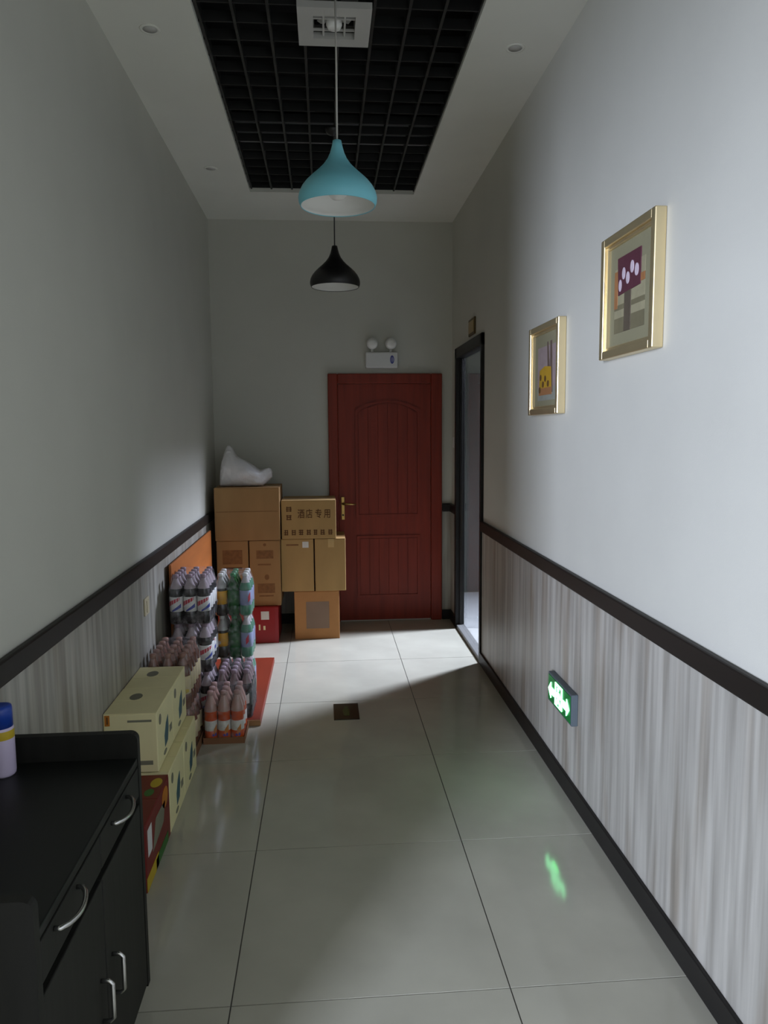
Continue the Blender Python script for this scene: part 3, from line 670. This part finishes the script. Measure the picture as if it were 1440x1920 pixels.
# ------------------------------------------------------------------ wooden boards
bd = thing('wooden_board', 'orange-brown wooden tabletop board standing upright against the left wall', 'board', (XL+PW+0.016, 4.95, 0.0))
obj('board_face', box(0.006, 0.020, -0.74, 0.73, 0.105, 0.893, 0.003, 2), M_plank, bd)
for yv in (-0.6, 0.5): obj('batten', box(0.0, 0.006, yv-0.03, yv+0.03, 0.13, 0.86, 0.001, 1), M_rawwood, bd)
obj('foot_rail', box(0.004, 0.020, -0.72, 0.71, 0.0, 0.104, 0.002, 1), M_rawwood, bd)
PX0, PX1, PY0, PY1, PZ = -0.868, -0.385, 4.062, 5.22, 0.036
pal = thing('floor_board', 'red-brown wooden board lying flat on the floor under the bottle packs', 'board', ((PX0+PX1)/2, (PY0+PY1)/2, 0))
pa, pb = (PX1-PX0)/2, (PY1-PY0)/2
obj('deck', box(-pa, pa, -pb+0.002, pb, 0.0, PZ, 0.003, 1), M_deck, pal)
obj('front_edge_band', box(-pa, pa, -pb-0.006, -pb+0.002, 0.002, PZ-0.002, 0.001, 1), M_rawwood, pal)

# ------------------------------------------------------------------ shrink-wrapped bottle packs
def bottle_meshes(key, r, h, liquid, level, capcol, label, lab_z, accent=None, clear=(0.42, 0.38, 0.37)):
    mb = bottle_material('drink_'+key, liquid, level*h, clear)
    prof = [(r*0.55, 0.0), (r*0.90, 0.002), (r, 0.035*h), (r, 0.24*h), (r*0.95, 0.26*h), (r*0.95, 0.58*h), (r, 0.61*h), (r*0.96, 0.67*h), (r*0.80, 0.76*h), (r*0.56, 0.84*h), (0.0145, 0.90*h), (0.0135, 0.935*h)]
    return dict(body=lathe(prof, 16), mb=mb, cap=lathe([(0.0155, 0.925*h), (0.0165, 0.93*h), (0.0165, 0.988*h), (0.0145, h)], 14), mc=capcol,
                lab=lathe([(r*0.955, lab_z[0]*h), (r*0.985, lab_z[0]*h+0.001), (r*0.985, lab_z[1]*h-0.001), (r*0.955, lab_z[1]*h)], 16, close=False), ml=label, acc=accent, r=r, h=h, lz=lab_z)
def roundrect(a, b, r, n=6):
    pts = []
    for cx_, cy_, s in ((a-r, b-r, 0), (-a+r, b-r, 1), (-a+r, -b+r, 2), (a-r, -b+r, 3)):
        for k in range(n+1):
            t = (s+k/n)*math.pi/2; pts.append((cx_+r*math.cos(t), cy_+r*math.sin(t)))
    return pts
PROTO = {}
def pack(label, cat_name, x0, y0, z0, nx, ny, specs, pick, group, tray=None):
    """specs: key -> bottle_meshes kwargs; pick(i,j) -> key"""
    first = next(iter(specs.values())); r, h = first['r'], first['h']
    w_, l_ = nx*2*r, ny*2*r
    t = thing(cat_name, label, 'bottle pack', (x0+w_/2, y0+l_/2, z0), group=group)
    for i in range(nx):
        for j in range(ny):
            key = pick(i, j); sp_ = specs[key]
            loc = (-w_/2+r+2*r*i, -l_/2+r+2*r*j, 0.001)
            rz = random.uniform(-0.35, 0.35)
            if key not in PROTO:
                B = obj('bottle', sp_['body'], sp_['mb'], t, True, loc); B.rotation_euler.z = rz
                cp_ = obj('cap', sp_['cap'], sp_['mc'], B, True); lb_ = obj('label', sp_['lab'], sp_['ml'], B, True)
                acc = []
                for (a0, a1, zz0, zz1, mm) in (sp_['acc'] or []):
                    bm = bmesh.new(); n = 5; R2 = r*0.995; lz0, lz1 = sp_['lz'][0]*h, sp_['lz'][1]*h
                    lo, hi_ = [], []
                    for k in range(n+1):
                        a_ = a0+(a1-a0)*k/n - math.pi/2; sl = (k/n)
                        lo.append(bm.verts.new((R2*math.cos(a_), R2*math.sin(a_), lz0+(lz1-lz0)*min(1, zz0[0]+(zz0[1]-zz0[0])*sl))))
                        hi_.append(bm.verts.new((R2*math.cos(a_), R2*math.sin(a_), lz0+(lz1-lz0)*min(1, zz1[0]+(zz1[1]-zz1[0])*sl))))
                    for k in range(n): bm.faces.new((lo[k], lo[k+1], hi_[k+1], hi_[k]))
                    acc.append(obj('label_print', bm, mm, B, True))
                PROTO[key] = (B, cp_, lb_, acc)
            else:
                P = PROTO[key]; B = inst(P[0], 'bottle', t, loc, rz)
                inst(P[1], 'cap', B); inst(P[2], 'label', B)
                for a_ in P[3]: inst(a_, 'label_print', B)
    # film
    bm = bmesh.new(); rings = []; rnd = random.Random(int(x0*1000)+int(z0*100))
    for zf, ins in ((0.004, 0.004), (0.25, -0.001), (0.55, -0.001), (0.70, 0.002), (0.84, 0.010), (0.95, 0.016), (1.006, 0.030)):
        ring = []
        for x, y in roundrect(w_/2-ins+0.002, l_/2-ins+0.002, min(r, 0.03)):
            j = 0.003 if zf > 0.6 else 0.0
            ring.append(bm.verts.new((x+rnd.uniform(-j, j), y+rnd.uniform(-j, j), max(0.0015, zf*h+(rnd.uniform(-j, j) if zf < 1 else 0)))))
        rings.append(ring)
    n = len(rings[0])
    for A, B in zip(rings, rings[1:]):
        for k in range(n): bm.faces.new((A[k], A[(k+1) % n], B[(k+1) % n], B[k]))
    bm.faces.new(rings[-1])
    obj('shrink_film', bm, M_film, t, True)
    if tray:
        bm = bmesh.new(); addring(bm, [(-w_/2-0.004, -l_/2-0.004), (w_/2+0.004, -l_/2-0.004), (w_/2+0.004, l_/2+0.004), (-w_/2-0.004, l_/2+0.004)],
                                  [(-w_/2-0.002, -l_/2-0.002), (w_/2+0.002, -l_/2-0.002), (w_/2+0.002, l_/2+0.002), (-w_/2-0.002, l_/2+0.002)], 0.0, tray, 'Z')
        obj('tray_edge', bm, M_traycard, t)
    return t
cap_black = mat('cap_black', (0.03, 0.03, 0.035), 0.4); cap_white = mat('cap_white', (0.7, 0.7, 0.66), 0.4)
cap_orange = mat('cap_pinkish', lin((176, 140, 134)), 0.4); cap_tea = mat('cap_tea', lin((150, 112, 98)), 0.4); cap_green = mat('cap_green', lin((60, 128, 80)), 0.4)
cap_mauve = mat('cap_mauve', lin((150, 128, 140)), 0.4)
dark = (0.012, 0.010, 0.010)
cola = {'cola': bottle_meshes('cola', 0.0372, 0.272, dark, 0.72, cap_mauve, M_whitep, (0.26, 0.56),
        [(-1.1, 0.9, (0.30, 0.78), (0.62, 1.0), M_magenta), (-0.3, 1.1, (0.0, 0.28), (0.10, 0.55), M_bluep)], (0.36, 0.30, 0.33))}

LH = 0.2745          # pitch of the stacked layers
for k, lab in enumerate(('bottom pack of dark cola bottles in the cola stack, on the red-brown board', 'middle pack of dark cola bottles in the cola stack', 'topmost pack of dark cola bottles in the cola stack')):
    pack(lab, 'cola_bottle_pack', -0.866, 4.070, PZ+k*LH, 3, 4, cola, lambda i, j: 'cola', 'cola bottle packs')
mixed = {'yellow': bottle_meshes('yellow', 0.0360, 0.252, (0.03, 0.025, 0.015), 0.66, cap_white, mat('yellow_label', lin((222, 164, 34)), 0.45), (0.28, 0.60), [(-0.9, -0.2, (0.1, 0.2), (0.5, 0.4), M_whitep)], (0.42, 0.42, 0.40)),
         'green': bottle_meshes('green', 0.0360, 0.252, lin((8, 72, 20)), 0.97, cap_green, mat('green_label', lin((8, 84, 22)), 0.4), (0.20, 0.62), [(0.1, 0.5, (0.4, 0.45), (0.48, 0.55), M_greenp)], lin((60, 116, 76))),
         'teal': bottle_meshes('teal', 0.0360, 0.252, lin((72, 126, 100)), 0.78, cap_white, mat('pale_blue_label', lin((138, 148, 180)), 0.4), (0.24, 0.60), [(0.2, 0.7, (0.2, 0.4), (0.6, 0.9), M_magenta)], (0.44, 0.42, 0.42))}
for k, lab in enumerate(('bottom pack of green and yellow-labelled bottles in the stack beside the cola', 'middle pack of green and yellow-labelled bottles in the stack beside the cola', 'topmost pack of green and yellow-labelled bottles in the stack beside the cola')):
    pack(lab, 'mixed_bottle_pack', -0.668, 4.395, PZ+k*0.2545, 3, 3, mixed, lambda i, j: ('yellow', 'green', 'teal')[i], 'packs of green and yellow-labelled bottles')
tea = {'tea': bottle_meshes('tea', 0.0355, 0.278, lin((92, 52, 30)), 0.80, cap_tea, mat('tea_label', lin((206, 190, 150)), 0.45), (0.28, 0.62), [(-0.4, 0.6, (0.0, 0.1), (0.3, 0.25), M_yellow)], lin((128, 92, 80)))}
for lab, z in (('pack of brown tea bottles stacked on top, behind the cream cartons', 0.281), ('pack of brown tea bottles on the floor, behind the cream cartons', 0.0)):
    pack(lab, 'tea_bottle_pack', -0.890, 3.590, z, 3, 5, tea, lambda i, j: 'tea', 'tea bottle packs', 0.05 if z == 0 else None)
orange = {'orange': bottle_meshes('orange', 0.0345, 0.275, lin((196, 74, 12)), 0.62, cap_orange, mat('white_label', (0.70, 0.68, 0.62), 0.45), (0.14, 0.44),
          [(0.25, 0.9, (0.1, 0.3), (0.45, 0.8), M_orange), (-0.1, 0.8, (0.0, 0.0), (0.14, 0.22), M_bluep)], lin((176, 140, 130)))}
pack('pack of orange soda bottles on the floor in front of the red-brown board', 'orange_soda_pack', -0.660, 3.838, 0.0, 3, 3, orange, lambda i, j: 'orange', None, 0.035)
small = {'dark': bottle_meshes('small_dark', 0.0338, 0.272, dark, 0.72, cap_mauve, mat('dark_green_label', lin((34, 44, 40)), 0.45), (0.26, 0.56), [(-0.8, 0.2, (0.1, 0.2), (0.6, 0.9), M_whitep)], lin((120, 98, 100)))}
pack('pack of small dark soda bottles on the red-brown board behind the orange soda', 'dark_soda_pack', -0.632, 4.085, PZ, 3, 4, small, lambda i, j: 'dark', None)
